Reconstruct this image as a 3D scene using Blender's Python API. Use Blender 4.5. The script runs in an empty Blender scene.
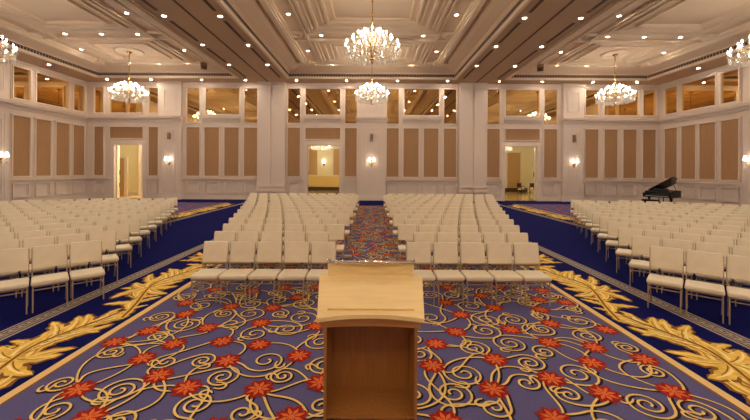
import bpy, bmesh, math, random
from mathutils import Vector, Matrix
R = random.Random(7)
C = bpy.context.scene.collection
sc = bpy.context.scene
PI = math.pi
sin, cos = math.sin, math.cos

# ------------------------------------------------------------------ materials
def lin(c):
    c = c / 255.0
    return c / 12.92 if c <= 0.04045 else ((c + 0.055) / 1.055) ** 2.4
def rgb(r, g, b): return (lin(r), lin(g), lin(b), 1)

def mat(name, col, rough=0.5, metal=0.0, noise=0.0, nscale=20, bump=0.0, sheen=0.0, coat=0.0, stretch=None, spec=None):
    m = bpy.data.materials.new(name); m.use_nodes = True
    nt = m.node_tree; b = nt.nodes['Principled BSDF']
    b.inputs['Base Color'].default_value = col
    b.inputs['Roughness'].default_value = rough
    b.inputs['Metallic'].default_value = metal
    if sheen: b.inputs['Sheen Weight'].default_value = sheen
    if coat: b.inputs['Coat Weight'].default_value = coat
    if spec is not None: b.inputs['Specular IOR Level'].default_value = spec
    if noise or bump:
        tc = nt.nodes.new('ShaderNodeTexCoord')
        n = nt.nodes.new('ShaderNodeTexNoise'); n.inputs['Scale'].default_value = nscale
        n.inputs['Detail'].default_value = 4
        src = tc.outputs['Object']
        if stretch:
            mp = nt.nodes.new('ShaderNodeMapping'); mp.inputs['Scale'].default_value = stretch
            nt.links.new(src, mp.inputs['Vector']); src = mp.outputs['Vector']
        nt.links.new(src, n.inputs['Vector'])
        if noise:
            r = nt.nodes.new('ShaderNodeValToRGB')
            lo = [max(0, c * (1 - noise)) for c in col[:3]] + [1]
            hi = [min(1, c * (1 + noise)) for c in col[:3]] + [1]
            r.color_ramp.elements[0].position = 0.3; r.color_ramp.elements[1].position = 0.7
            r.color_ramp.elements[0].color = lo; r.color_ramp.elements[1].color = hi
            nt.links.new(n.outputs['Fac'], r.inputs['Fac'])
            nt.links.new(r.outputs['Color'], b.inputs['Base Color'])
        if bump:
            bp = nt.nodes.new('ShaderNodeBump'); bp.inputs['Strength'].default_value = bump
            bp.inputs['Distance'].default_value = 0.01
            nt.links.new(n.outputs['Fac'], bp.inputs['Height'])
            nt.links.new(bp.outputs['Normal'], b.inputs['Normal'])
    return m

def emit(name, col, s):
    m = bpy.data.materials.new(name); m.use_nodes = True
    b = m.node_tree.nodes['Principled BSDF']
    b.inputs['Base Color'].default_value = col
    b.inputs['Emission Color'].default_value = col
    b.inputs['Emission Strength'].default_value = s
    return m

M = {}
M['wall'] = mat('cream wall paint', rgb(232, 214, 198), 0.6, spec=0.2)
M['trim'] = mat('cream trim paint', rgb(236, 219, 203), 0.6, spec=0.2)
M['fabric'] = mat('tan wall fabric', rgb(180, 139, 98), 0.9, noise=0.10, nscale=3, stretch=(14, 14, 0.4))
M['ceiling'] = mat('ceiling paint', rgb(232, 205, 174), 0.8, spec=0.1)
M['beam'] = mat('ceiling beam paint', rgb(200, 168, 136), 0.75, spec=0.15)
M['crown'] = mat('crown moulding paint', rgb(238, 216, 188), 0.8, spec=0.1)
M['vent'] = mat('dark vent slot', rgb(62, 50, 60), 0.7)
M['slot'] = mat('dark ceiling slot', rgb(92, 66, 50), 0.7)
M['mirror'] = mat('bronze mirror glass', rgb(236, 204, 146), 0.03, metal=1.0)
M['navy'] = mat('navy carpet', rgb(17, 20, 82), 0.95, noise=0.15, nscale=60, spec=0.05)
M['lilac'] = mat('lilac carpet', rgb(96, 91, 134), 0.95, noise=0.12, nscale=70, spec=0.05)
M['gold'] = mat('gold carpet yarn', rgb(232, 196, 120), 0.95, noise=0.08, nscale=30, spec=0.1)
M['leafgold'] = mat('deep gold leaf yarn', rgb(238, 194, 92), 0.95, noise=0.2, nscale=9, spec=0.1)
M['leafpale'] = mat('pale gold leaf yarn', rgb(254, 228, 152), 0.95, spec=0.1)
M['leafdark'] = mat('brown leaf yarn', rgb(140, 92, 42), 0.95, spec=0.1)
M['creamline'] = mat('cream carpet line', rgb(232, 196, 132), 0.95, spec=0.1)
M['outline'] = mat('dark carpet outline', rgb(46, 34, 44), 0.95, spec=0.1)
M['red'] = mat('red carpet flower', rgb(158, 38, 28), 0.95, noise=0.2, nscale=40, spec=0.1)
M['orange'] = mat('orange carpet petals', rgb(222, 110, 54), 0.95, spec=0.1)
M['keybase'] = mat('grey key band', rgb(178, 162, 146), 0.95, spec=0.1)
M['keydark'] = mat('dark key band', rgb(84, 72, 76), 0.95, spec=0.1)
M['vinyl'] = mat('cream chair upholstery', rgb(236, 221, 192), 0.55, noise=0.03, nscale=8)
M['frame'] = mat('champagne metal', rgb(186, 166, 138), 0.4, metal=0.5)
M['maple'] = mat('pale maple', rgb(247, 214, 148), 0.32, noise=0.06, nscale=4, stretch=(1, 9, 9), coat=0.2)
M['honey'] = mat('honey wood', rgb(164, 108, 52), 0.4, noise=0.12, nscale=5, stretch=(8, 8, 0.8))
M['honeylight'] = mat('mid honey wood', rgb(204, 150, 86), 0.4, noise=0.1, nscale=5, stretch=(1, 8, 8))
M['chrome'] = mat('chrome', rgb(225, 220, 212), 0.15, metal=1.0)
M['brass'] = mat('polished brass', rgb(214, 170, 92), 0.25, metal=1.0)
M['piano'] = mat('black lacquer', rgb(5, 5, 6), 0.35, spec=0.25)
M['felt'] = mat('piano red felt', rgb(96, 30, 26), 0.8)
M['ivory'] = mat('white piano keys', rgb(225, 222, 212), 0.3)
M['plategold'] = mat('gold cast iron plate', rgb(150, 112, 50), 0.35, metal=0.8)
M['foyer'] = mat('pale yellow foyer paint', rgb(242, 230, 188), 0.5)
M['foyergold'] = mat('golden foyer panel', rgb(240, 208, 130), 0.5)
M['foyerdark'] = mat('dark brown skirting', rgb(84, 58, 34), 0.4)
M['foyertan'] = mat('tan foyer panel', rgb(196, 158, 104), 0.6)
M['marble'] = mat('yellow marble', rgb(226, 198, 138), 0.12, noise=0.08, nscale=1.5)
M['darkwood'] = mat('dark wood', rgb(58, 36, 24), 0.4)
M['grille'] = mat('bronze speaker grille', rgb(150, 118, 92), 0.6)
M['handle'] = mat('dark bronze handle', rgb(60, 46, 36), 0.4, metal=0.6)
M['spot'] = mat('brown fixture paint', rgb(150, 114, 84), 0.5)
WARM = (1.0, 0.80, 0.58, 1)
M['down'] = emit('downlight glow', (1.0, 0.87, 0.71, 1), 420)
M['downsoft'] = emit('soft downlight glow', (1.0, 0.87, 0.71, 1), 130)
M['bulb'] = emit('candle bulb glow', (1.0, 0.93, 0.82, 1), 105)
M['fbulb'] = emit('foyer bulb glow', (1.0, 0.91, 0.76, 1), 380)
M['shade'] = emit('lit sconce shade', (1.0, 0.94, 0.84, 1), 3.0)
# cut crystal: bright, see-through mix of clear and glittering faces
def crystal():
    m = bpy.data.materials.new('cut crystal'); m.use_nodes = True
    nt = m.node_tree; out = nt.nodes['Material Output']; nt.nodes.remove(nt.nodes['Principled BSDF'])
    g = nt.nodes.new('ShaderNodeBsdfGlossy'); g.inputs['Roughness'].default_value = 0.12; g.inputs['Color'].default_value = (1, .97, .9, 1)
    t = nt.nodes.new('ShaderNodeBsdfTranslucent'); t.inputs['Color'].default_value = (1, .97, .9, 1)
    d = nt.nodes.new('ShaderNodeBsdfTransparent')
    a = nt.nodes.new('ShaderNodeMixShader'); a.inputs[0].default_value = 0.6
    b = nt.nodes.new('ShaderNodeMixShader'); b.inputs[0].default_value = 0.12
    nt.links.new(g.outputs[0], a.inputs[1]); nt.links.new(t.outputs[0], a.inputs[2])
    nt.links.new(a.outputs[0], b.inputs[1]); nt.links.new(d.outputs[0], b.inputs[2])
    nt.links.new(b.outputs[0], out.inputs['Surface'])
    return m
M['crystal'] = crystal()

# ------------------------------------------------------------------ mesh builder
class MB:
    def __init__(s): s.v = []; s.f = []; s.mi = []; s.mats = []; s.sm = []
    def m(s, name):
        if name not in s.mats: s.mats.append(name)
        return s.mats.index(name)
    def add(s, vs, fs, mt, smooth=False, xf=None):
        o = len(s.v); k = s.m(mt)
        s.v += [tuple(xf @ Vector(p)) if xf else tuple(p) for p in vs]
        for f in fs: s.f.append([o + i for i in f]); s.mi.append(k); s.sm.append(smooth)
        return s
    def hexa(s, p, mt, xf=None):
        return s.add(p, [(0, 3, 2, 1), (4, 5, 6, 7), (0, 1, 5, 4), (1, 2, 6, 5), (2, 3, 7, 6), (3, 0, 4, 7)], mt, False, xf)
    def box(s, x0, x1, y0, y1, z0, z1, mt, xf=None):
        return s.hexa([(x0, y0, z0), (x1, y0, z0), (x1, y1, z0), (x0, y1, z0), (x0, y0, z1), (x1, y0, z1), (x1, y1, z1), (x0, y1, z1)], mt, xf)
    def rbox(s, x0, x1, y0, y1, z0, z1, r, mt, seg=2, xf=None):
        bm = bmesh.new(); bmesh.ops.create_cube(bm, size=1)
        for v in bm.verts: v.co = Vector(((x0 + x1) / 2 + v.co.x * (x1 - x0), (y0 + y1) / 2 + v.co.y * (y1 - y0), (z0 + z1) / 2 + v.co.z * (z1 - z0)))
        bmesh.ops.bevel(bm, geom=list(bm.edges), offset=r, segments=seg, affect='EDGES', profile=0.5)
        bm.verts.index_update()
        vs = [v.co.copy() for v in bm.verts]; fs = [[v.index for v in f.verts] for f in bm.faces]
        bm.free(); return s.add(vs, fs, mt, True, xf)
    def tube(s, pts, r, mt, n=6, xf=None, cap=True):
        pts = [Vector(p) for p in pts]; rr = r if isinstance(r, (list, tuple)) else [r] * len(pts)
        vs = []; fs = []
        for i, p in enumerate(pts):
            t = (pts[min(i + 1, len(pts) - 1)] - pts[max(i - 1, 0)]).normalized()
            a = Vector((0, 0, 1)) if abs(t.z) < 0.9 else Vector((1, 0, 0))
            u = t.cross(a).normalized(); w = t.cross(u).normalized()
            for k in range(n):
                an = 2 * PI * (k + .5) / n
                vs.append(p + (u * cos(an) + w * sin(an)) * rr[i])
        for i in range(len(pts) - 1):
            for k in range(n):
                fs.append((i * n + k, i * n + (k + 1) % n, (i + 1) * n + (k + 1) % n, (i + 1) * n + k))
        if cap: fs.append(tuple(range(n))[::-1]); fs.append(tuple((len(pts) - 1) * n + k for k in range(n)))
        return s.add(vs, fs, mt, n > 4, xf)
    def lathe(s, prof, mt, n=16, c=(0, 0, 0), xf=None):
        vs = []; fs = []
        for (r, z) in prof:
            for k in range(n): vs.append((c[0] + r * cos(2 * PI * k / n), c[1] + r * sin(2 * PI * k / n), c[2] + z))
        for i in range(len(prof) - 1):
            for k in range(n): fs.append((i * n + k, i * n + (k + 1) % n, (i + 1) * n + (k + 1) % n, (i + 1) * n + k))
        if prof[0][0] > 1e-4: fs.append(tuple(range(n))[::-1])
        if prof[-1][0] > 1e-4: fs.append(tuple((len(prof) - 1) * n + k for k in range(n)))
        return s.add(vs, fs, mt, True, xf)
    def poly(s, pts, z, mt): return s.add([(p[0], p[1], z) for p in pts], [tuple(range(len(pts)))], mt)
    def fan(s, c, pts, z, mt):
        n = len(pts)
        return s.add([(c[0], c[1], z)] + [(p[0], p[1], z) for p in pts], [(0, 1 + i, 1 + (i + 1) % n) for i in range(n)], mt)
    def ribbon(s, pts, w, z, mt):
        n = len(pts); vs = []
        for i, p in enumerate(pts):
            a = pts[max(i - 1, 0)]; b = pts[min(i + 1, n - 1)]
            dx, dy = b[0] - a[0], b[1] - a[1]; l = math.hypot(dx, dy) or 1
            ww = (w[i] if isinstance(w, list) else w) / 2
            vs += [(p[0] - dy / l * ww, p[1] + dx / l * ww, z), (p[0] + dy / l * ww, p[1] - dx / l * ww, z)]
        return s.add(vs, [(2 * i, 2 * i + 1, 2 * i + 3, 2 * i + 2) for i in range(n - 1)], mt)
    def prism(s, pts, z0, z1, mt, xf=None, top=None):
        n = len(pts)
        s.add([(p[0], p[1], z0) for p in pts] + [(p[0], p[1], z1) for p in pts],
              [(i, (i + 1) % n, n + (i + 1) % n, n + i) for i in range(n)] + [tuple(range(n))[::-1]], mt, False, xf)
        s.add([(p[0], p[1], z1) for p in pts], [tuple(range(n))], top or mt, False, xf)
        return s
    def mesh(s, name):
        me = bpy.data.meshes.new(name); me.from_pydata(s.v, [], s.f)
        for k in s.mats: me.materials.append(M[k])
        me.polygons.foreach_set('material_index', s.mi)
        me.polygons.foreach_set('use_smooth', s.sm)
        me.update(); return me
    def build(s, name, parent=None, loc=None):
        o = bpy.data.objects.new(name, s.mesh(name)); C.objects.link(o)
        if parent: o.parent = parent
        if loc: o.location = loc
        return o

def tag(o, label, cat, group=None):
    o['label'] = label; o['category'] = cat
    if group: o['group'] = group
    return o
def thing(name, label, cat, loc=(0, 0, 0), rz=0, group=None):
    o = bpy.data.objects.new(name, None); C.objects.link(o); o.empty_display_size = 0.1
    o.location = loc; o.rotation_euler = (0, 0, rz)
    return tag(o, label, cat, group)
def struct(mb, name, parent=None):
    o = mb.build(name, parent)
    if not parent: o['kind'] = 'structure'
    return o
def dup(root, loc, rz, label, group=None, parent=None):
    r = root.copy(); C.objects.link(r); r.location = loc; r.rotation_euler = (0, 0, rz); r['label'] = label
    if group: r['group'] = group
    for ch in list(root.children):
        c = ch.copy(); C.objects.link(c); c.parent = r
        for g in list(ch.children):
            d = g.copy(); C.objects.link(d); d.parent = c
    return r
ORD = ['first', 'second', 'third', 'fourth', 'fifth', 'sixth', 'seventh', 'eighth', 'ninth', 'tenth', 'eleventh', 'twelfth', 'thirteenth', 'fourteenth', 'fifteenth', 'sixteenth', 'seventeenth', 'eighteenth', 'nineteenth', 'twentieth', 'twenty first', 'twenty second']

# ------------------------------------------------------------------ camera
H, F = 2.2, 355.0
cam = bpy.data.cameras.new('camera'); co = bpy.data.objects.new('camera', cam); C.objects.link(co)
cam.sensor_width = 36; cam.lens = 36 * F / 750
cam.shift_x = 3.5 / 750; cam.shift_y = -39.0 / 750; cam.clip_start = 0.05; cam.clip_end = 200
co.matrix_world = Matrix.Translation((0, 0, H)) @ Matrix.Rotation(PI / 2, 4, 'X') @ Matrix.Rotation(0.0055, 4, 'Z')
sc.camera = co

# ------------------------------------------------------------------ room numbers
DB = 26.8; XL, XR = -21.5, 21.75; YF = -6.0
S = 8.78; CZ = 9.46; K = 1.0117
DOOR_H = 4.1

# ------------------------------------------------------------------ floor with its woven carpet pattern
fl = MB()
fl.add([(XL - .3, YF - .3, 0), (XR + .3, YF - .3, 0), (XR + .3, DB + .3, 0), (XL - .3, DB + .3, 0)], [(0, 1, 2, 3)], 'navy')
Z0, Z1, Z2, Z3, Z4, Z5 = .001, .002, .004, .005, .0080, .0088
HW = 3.46; Y0c, Y1c = -1.0, 22.6
def rect(x0, x1, y0, y1, z, mt): fl.add([(x0, y0, z), (x1, y0, z), (x1, y1, z), (x0, y1, z)], [(0, 1, 2, 3)], mt)
rect(-HW, HW, Y0c, Y1c, Z0, 'lilac')
def flower(x, y, r, rot, n=8):
    rr = []
    for k in range(n * 6):
        a = 2 * PI * k / (n * 6)
        q = r * (0.86 + 0.11 * cos(n * a) + 0.07 * cos(3 * n * a))
        rr.append((x + q * cos(a + rot), y + q * sin(a + rot)))
    fl.fan((x, y), rr, Z4, 'red')
    for k in range(n):
        a = 2 * PI * k / n + rot
        tip = r * (.72 if k % 2 else .8)
        fl.poly([(x + .06 * r * cos(a), y + .06 * r * sin(a)), (x + .42 * r * cos(a - .3), y + .42 * r * sin(a - .3)), (x + tip * cos(a), y + tip * sin(a)), (x + .42 * r * cos(a + .3), y + .42 * r * sin(a + .3))], Z5, 'orange')
    c = [(x + .17 * r * cos(k * PI / 5), y + .17 * r * sin(k * PI / 5)) for k in range(10)]
    fl.poly(c, Z5 + .0006, 'orange')
vc = [0]
def vine(pts, w, taper=True):
    vc[0] += 1; dz = (vc[0] % 40) * 6e-5
    n = len(pts)
    ws = [w * (0.35 + 0.65 * sin(PI * min(1, (i + .5) / n * 1.0)) ** .5) if taper else w for i in range(n)]
    fl.ribbon([(p[0] + .014, p[1] - .012) for p in pts], [q + .016 for q in ws], Z2 + dz * .3, 'outline')
    fl.ribbon(pts, ws, Z3 + dz, 'gold')
def bez(p0, p1, p2, p3, n=16):
    o = []
    for i in range(n + 1):
        t = i / n; u = 1 - t
        o.append((u**3 * p0[0] + 3 * u * u * t * p1[0] + 3 * u * t * t * p2[0] + t**3 * p3[0], u**3 * p0[1] + 3 * u * u * t * p1[1] + 3 * u * t * t * p2[1] + t**3 * p3[1]))
    return o
def spiral(x, y, r, rot, turns, sgn, w):
    pts = []; n = int(22 * turns)
    for i in range(n + 1):
        t = i / n; q = r * (0.14 + 0.86 * t ** 1.1); a = rot + sgn * 2 * PI * turns * (t - 1)
        pts.append((x + q * cos(a), y + q * sin(a)))
    vine(pts, w, False)
    # tail leaving on the tangent
    a = rot; tx, ty = -sin(a) * sgn, cos(a) * sgn
    e = pts[-1]
    return e, (tx, ty)
front = [(-2.49, 3.14), (-0.7, 3.16), (1.64, 3.16), (2.32, 3.52), (-2.91, 3.54), (3.04, 3.56), (-1.12, 3.57), (-1.85, 3.58), (1.24, 3.58), (-0.52, 3.68), (1.92, 3.77), (-2.26, 3.79), (0.7, 4.01), (-1.65, 4.09), (2.55, 4.09), (-2.65, 4.13), (1.46, 4.15), (3.22, 4.17), (-0.85, 4.21), (2.8, 4.45), (-1.4, 4.47), (-2.48, 4.48), (-3.26, 4.52), (0.83, 4.52), (-1.9, 4.55), (2.3, 4.57), (-3.02, 4.84), (1.17, 4.86), (-2.27, 4.94), (1.95, 4.94), (3.28, 4.95), (-0.77, 5.01), (-1.58, 5.11), (2.61, 5.14), (-2.82, 5.41), (1.38, 5.44), (2.71, 5.66), (-1.57, 5.67), (-2.25, 5.72), (1.99, 5.73), (-3.05, 5.86), (1.26, 5.94), (3.28, 5.98), (2.89, 6.1), (-1.27, 6.14), (1.97, 6.28), (-2.84, 6.52), (0.1, 3.3), (0.15, 4.3), (-0.1, 5.2), (.45, 5.6), (-.35, 6.1)]
def far_enough(x, y, L, d): return all((x - a) ** 2 + (y - b) ** 2 > d * d for a, b in L)
fls = list(front)
for t in range(5000):
    x, y = R.uniform(-HW + .2, HW - .2), R.uniform(6.4, Y1c - .2)
    if far_enough(x, y, fls, .55): fls.append((x, y))
for t in range(900):
    x, y = R.uniform(-HW + .2, HW - .2), R.uniform(0.2, 3.2)
    if far_enough(x, y, fls, .55): fls.append((x, y))
side = []
for sg in (-1, 1):
    for t in range(900):
        x, y = sg * R.uniform(10.0, 13), R.uniform(15, 24)
        if far_enough(x, y, side, .55): side.append((x, y))
for sg in (-1, 1):
    x0, x1 = sorted((sg * 9.85, sg * 20.5)); rect(x0, x1, 15.0, 24.2, Z0, 'lilac')
for i, (x, y) in enumerate(fls + side):
    flower(x, y, .165 if y < 9 else .17, R.uniform(0, 1), 8)
# scrolls in the gaps and vines from scroll to flower
spots = []
for t in range(9000):
    x, y = R.uniform(-HW + .22, HW - .22), R.uniform(1.2, Y1c - .3)
    if far_enough(x, y, fls, .27) and far_enough(x, y, spots, .385): spots.append((x, y))
def nearest(x, y, L, k): return sorted(L, key=lambda p: (p[0] - x) ** 2 + (p[1] - y) ** 2)[:k]
def inb(p): return (max(-HW + .03, min(HW - .03, p[0])), max(Y0c, min(Y1c, p[1])))
for (x, y) in spots:
    near = nearest(x, y, fls, 4)
    d = math.hypot(near[0][0] - x, near[0][1] - y)
    r = min(.25, max(.13, d - .12, )) * R.uniform(.85, 1.0)
    sg = R.choice((-1, 1)); rot = R.uniform(0, 2 * PI)
    e, t = spiral(x, y, r, rot, R.uniform(1.5, 2.2), sg, .023)
    # tail towards the flower best in line with the tangent
    best = max(near, key=lambda p: ((p[0] - e[0]) * t[0] + (p[1] - e[1]) * t[1]) / (math.hypot(p[0] - e[0], p[1] - e[1]) + .05))
    L = math.hypot(best[0] - e[0], best[1] - e[1])
    if L < 1.3:
        q = (best[0] + R.uniform(-.2, .2), best[1] + R.uniform(-.2, .2))
        vine([inb(p) for p in bez(e, (e[0] + t[0] * L * .5, e[1] + t[1] * L * .5), q, best)], .024, False)
    # a short curl springing off the scroll
    a = rot + PI * R.uniform(.5, 1.5); p = (x + r * cos(a), y + r * sin(a))
    b = a + sg * 1.1
    vine([inb(q) for q in bez(p, (p[0] + .14 * cos(b), p[1] + .14 * sin(b)), (p[0] + .2 * cos(b + sg), p[1] + .2 * sin(b + sg)), (p[0] + .1 * cos(b + 2.2 * sg), p[1] + .1 * sin(b + 2.2 * sg)), 10)], .026)
done = set()
for i, (x, y) in enumerate(fls):
    for (a, b) in nearest(x, y, fls, 6)[1:]:
        key = tuple(sorted(((x, y), (a, b))))
        if key in done or y > 20 and R.random() < .3: continue
        done.add(key)
        if R.random() < .42: continue
        dx, dy = a - x, b - y; s1 = R.choice((-1, 1)) * R.uniform(.35, .75); s2 = s1 * R.choice((-1, 1, 1))
        p1 = (x + dx * .25 - dy * s1, y + dy * .25 + dx * s1); p2 = (x + dx * .75 - dy * s2, y + dy * .75 + dx * s2)
        vine([inb(p) for p in bez((x, y), p1, p2, (a, b), 18)], .022, False)
# borders: cream line, acanthus scroll, key band. T maps (across, along) to floor
def lobe(T, p, ang, ln, w, curl, mt, z, n=8):
    pts = []; x, y = p; a = ang
    for i in range(n + 1):
        pts.append((x, y)); a += curl / n; x += cos(a) * ln / n; y += sin(a) * ln / n
    ws = [w * (sin(PI * min(1, .12 + .88 * (i / n))) ** .7) if i < n else .004 for i in range(n + 1)]
    L = []; Rr = []
    for i, q in enumerate(pts):
        a0 = pts[max(i - 1, 0)]; b0 = pts[min(i + 1, n)]
        dx, dy = b0[0] - a0[0], b0[1] - a0[1]; l = math.hypot(dx, dy)
        wig = 1 + (.25 if i % 2 else -.12)
        L.append((q[0] - dy / l * ws[i] / 2 * wig, q[1] + dx / l * ws[i] / 2 * wig)); Rr.append((q[0] + dy / l * ws[i] / 2 * wig, q[1] - dx / l * ws[i] / 2 * wig))
    for i in range(n):
        fl.add([T(*v) + (z,) for v in (L[i], Rr[i], Rr[i + 1], L[i + 1])], [(0, 1, 2, 3)], mt)
    return pts, ws
def clampu(T, umax):
    return lambda u, v: T(max(.03, min(umax - .03, u)), v)
def acanthus(T, v0, sc_, umax, detail=True):
    T = clampu(T, umax)
    rr = random.Random(int(v0 * 100))
    spine = bez((.12, v0 - .5 * sc_), (.30, v0 + .25 * sc_), (.50 * umax / 1.17, v0 + .5 * sc_), (.60 * umax / 1.17, v0 + .95 * sc_), 6)
    spine += bez((.60 * umax / 1.17, v0 + .95 * sc_), (.72 * umax / 1.17, v0 + 1.4 * sc_), (.42 * umax / 1.17, v0 + 1.6 * sc_), (.30 * umax / 1.17, v0 + 2.25 * sc_), 8)[1:]
    zz = Z1
    k = 0
    def leaf(p, ang, ln, w, curl):
        nonlocal k
        k += 1; dz = .00008 * k
        lobe(T, p, ang, ln * 1.05, w * 1.45, curl, 'leafdark', Z1 + dz)
        pts, ws = lobe(T, p, ang, ln, w, curl, 'leafgold', Z2 + dz)
        if detail:
            m = len(pts)
            off = [(q[0] + .12 * w, q[1]) for q in pts]
            rib = [T(*q) for q in off[1:m - 1]]
            fl.ribbon(rib, [.22 * w * (1 - .8 * i / m) for i in range(len(rib))], Z3 + dz, 'leafpale')
            rib = [T(q[0] - .22 * w, q[1]) for q in pts[0:m - 3]]
            fl.ribbon(rib, [.10 * w * (1 - .7 * i / m) for i in range(len(rib))], Z3 + dz, 'leafdark')
    n = len(spine)
    def fit(p, ang, ln, curl):
        for _ in range(8):
            e = (p[0] + ln * cos(ang + curl * .5), p[1] + ln * sin(ang + curl * .5))
            if .05 < e[0] < umax - .05: return ln
            ln *= .86
        return ln
    for i in range(1, n - 1):
        a0 = math.atan2(spine[i + 1][1] - spine[i][1], spine[i + 1][0] - spine[i][0])
        f_ = (.62, .7, .8, .9, 1, 1.05, 1.05, 1, .95, .9, .85, .8, .7, .6, .5)[i]
        for sd in (-1, 1):
            p = spine[i]
            ang = a0 + sd * rr.uniform(.45, 1.1); cu = sd * rr.choice((-1.3, -.8, .5, .9))
            ln = fit(p, ang, sc_ * f_ * rr.uniform(.6, .95), cu)
            leaf(p, ang, ln, min(.15, ln * .27) * sc_, cu)
            if i % 3 == 0:
                ang = a0 + sd * rr.uniform(.1, .4); cu = -sd * rr.uniform(0, .6)
                ln = fit(p, ang, sc_ * f_ * rr.uniform(.5, .7), cu); leaf(p, ang, ln, .13 * sc_ * f_, cu)
    # the big curl at the focus
    fx = spine[6]
    for q in range(6):
        aq = -PI / 2 - 1.3 + q * .75; cq = .9 if q > 3 else -.9; pq = (fx[0], fx[1] - .1 * sc_)
        leaf(pq, aq, fit(pq, aq, sc_ * (.52 + .12 * (q % 2)), cq), .17 * sc_, cq)
    k += 1
    fl.ribbon([T(*p) for p in spine], [.10 * sc_ * (1 - .6 * i / n) for i in range(n)], Z3 + .00008 * k, 'leafgold')
    fl.ribbon([T(*p) for p in spine], [.035 * sc_] * n, Z4 + .00008 * k, 'leafdark')
def border(xa, sg, y0, y1, wleaf, detail=True, ph=0.0):
    # xa: inner edge (cream line); grows outward in direction sg
    def T(u, v): return (xa + sg * (.1 + u), v)
    x0, x1 = sorted((xa, xa + sg * .1)); rect(x0, x1, y0, y1, Z1, 'creamline')
    x0, x1 = sorted((xa - sg * .03, xa)); rect(x0, x1, y0, y1, Z1, 'leafdark')
    v = y0 + ph
    while v < y1 - 2.6:
        acanthus(T, v, 1.0, wleaf, detail); v += 2.5
    ka = xa + sg * (.1 + wleaf + .02)
    kb = ka + sg * .28
    x0, x1 = sorted((ka, kb)); rect(x0, x1, y0, y1, Z1, 'keybase')
    for o in (.035, .215):
        x0, x1 = sorted((ka + sg * o, ka + sg * (o + .03))); rect(x0, x1, y0, y1, Z2, 'keydark')
    y = y0
    while y < y1 - .13:
        for (a, b, c, d) in ((.09, .19, 0, .022), (.09, .112, .022, .1), (.135, .19, .045, .065), (.168, .19, .065, .1)):
            x0, x1 = sorted((ka + sg * a, ka + sg * b)); rect(x0, x1, y + c, y + d, Z2, 'keydark')
        y += .13
for sg in (-1, 1):
    border(sg * HW, sg, Y0c, Y1c, 1.15, True, 1.0 + 3.25)
    border(sg * HW, sg, Y0c, Y0c + .01, 1.15, False)
    border(sg * 9.82, -sg, 13.0, 24.25, 1.0, True, .6)
floor = struct(fl, 'floor')

# ------------------------------------------------------------------ walls
def mp_back(u, z, d): return (u, DB - d, z)
def mp_left(u, z, d): return (XL + d, u, z)
def mp_right(u, z, d): return (XR - d, u, z)
def wb(mb, P, u0, u1, z0, z1, d0, d1, mt):
    mb.hexa([P(u0, z0, d0), P(u1, z0, d0), P(u1, z0, d1), P(u0, z0, d1), P(u0, z1, d0), P(u1, z1, d0), P(u1, z1, d1), P(u0, z1, d1)], mt)
def frame(mb, P, u0, u1, z0, z1, w, d0, d1, mt='trim'):
    wb(mb, P, u0 - w, u1 + w, z1, z1 + w, d0, d1, mt); wb(mb, P, u0 - w, u1 + w, z0 - w, z0, d0, d1, mt)
    wb(mb, P, u0 - w, u0, z0, z1, d0, d1, mt); wb(mb, P, u1, u1 + w, z0, z1, d0, d1, mt)
wcount = [0]
def fabric(P, u0, u1, z0, z1, mb, par, d=0.0):
    p = MB(); wb(p, P, u0, u1, z0, z1, d + .002, d + .03, 'fabric'); o = p.build('fabric_panel', par)
    frame(mb, P, u0, u1, z0, z1, .07, d, d + .10); frame(mb, P, u0 - .07, u1 + .07, z0 - .07, z1 + .07, .035, d, d + .03)
def mirror(P, u0, u1, z0, z1, d=0.0):
    wcount[0] += 1
    fr = MB(); frame(fr, P, u0, u1, z0, z1, .07, d, d + .12); frame(fr, P, u0 - .07, u1 + .07, z0 - .07, z1 + .07, .04, d, d + .04)
    o = struct(fr, 'window_%d' % wcount[0])
    p = MB(); wb(p, P, u0, u1, z0, z1, d + .002, d + .02, 'mirror'); p.build('mirror_pane', o)
def dado(mb, P, u0, u1, d=0.0):
    frame(mb, P, u0 + .06, u1 - .06, .5, 1.28, .06, d, d + .09); frame(mb, P, u0 + .14, u1 - .14, .58, 1.2, .03, d, d + .03)
def cornice(mb, P, u0, u1, d=0.0, z=5.82, big=True):
    wb(mb, P, u0, u1, z, z + .10, d, d + .08, 'trim'); wb(mb, P, u0, u1, z + .10, z + .2, d, d + .15, 'trim')
    wb(mb, P, u0, u1, z + .2, z + .33, d, d + (.32 if big else .3), 'trim'); wb(mb, P, u0, u1, z + .33, z + .38, d, d + (.38 if big else .36), 'trim')
PZ0, PZ1 = 1.78, 5.42          # fabric panels
GZ0, GZ1, GZM, GZH = 5.78, 8.38, 6.42, 6.50   # glass: low bottom, top, middle bottom, high bottom
def bx(*a): return tuple(K * q for q in a)

# back wall: slab with three door openings
bw = MB()
D1 = bx(-19.14, -17.07); D2 = bx(-4.81, -2.39); D3 = bx(9.92, 12.35)
edges = [XL, D1[0], D1[1], D2[0], D2[1], D3[0], D3[1], XR]
for i in range(0, 8, 2): wb(bw, mp_back, edges[i], edges[i + 1], 0, S + .5, -.3, 0, 'wall')
for d in (D1, D2, D3): wb(bw, mp_back, d[0], d[1], DOOR_H, S + .5, -.3, 0, 'wall')
wall_back = struct(bw, 'wall_back')
bt = MB()
P = mp_back
def fp(a, b, z0=PZ0, z1=PZ1): u = bx(a, b); fabric(P, u[0], u[1], z0, z1, bt, wall_back)
def mr(a, b, z0, z1=GZ1): u = bx(a, b); mirror(P, u[0], u[1], z0, z1)
OD = (4.58, PZ1)
# far left section
fp(-20.66, -19.96); fp(-19.5, -17.05, *OD); fp(-16.6, -15.9)
mr(-20.66, -19.96, GZH); mr(-19.5, -17.05, GZH); mr(-16.6, -15.9, GZH)
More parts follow.
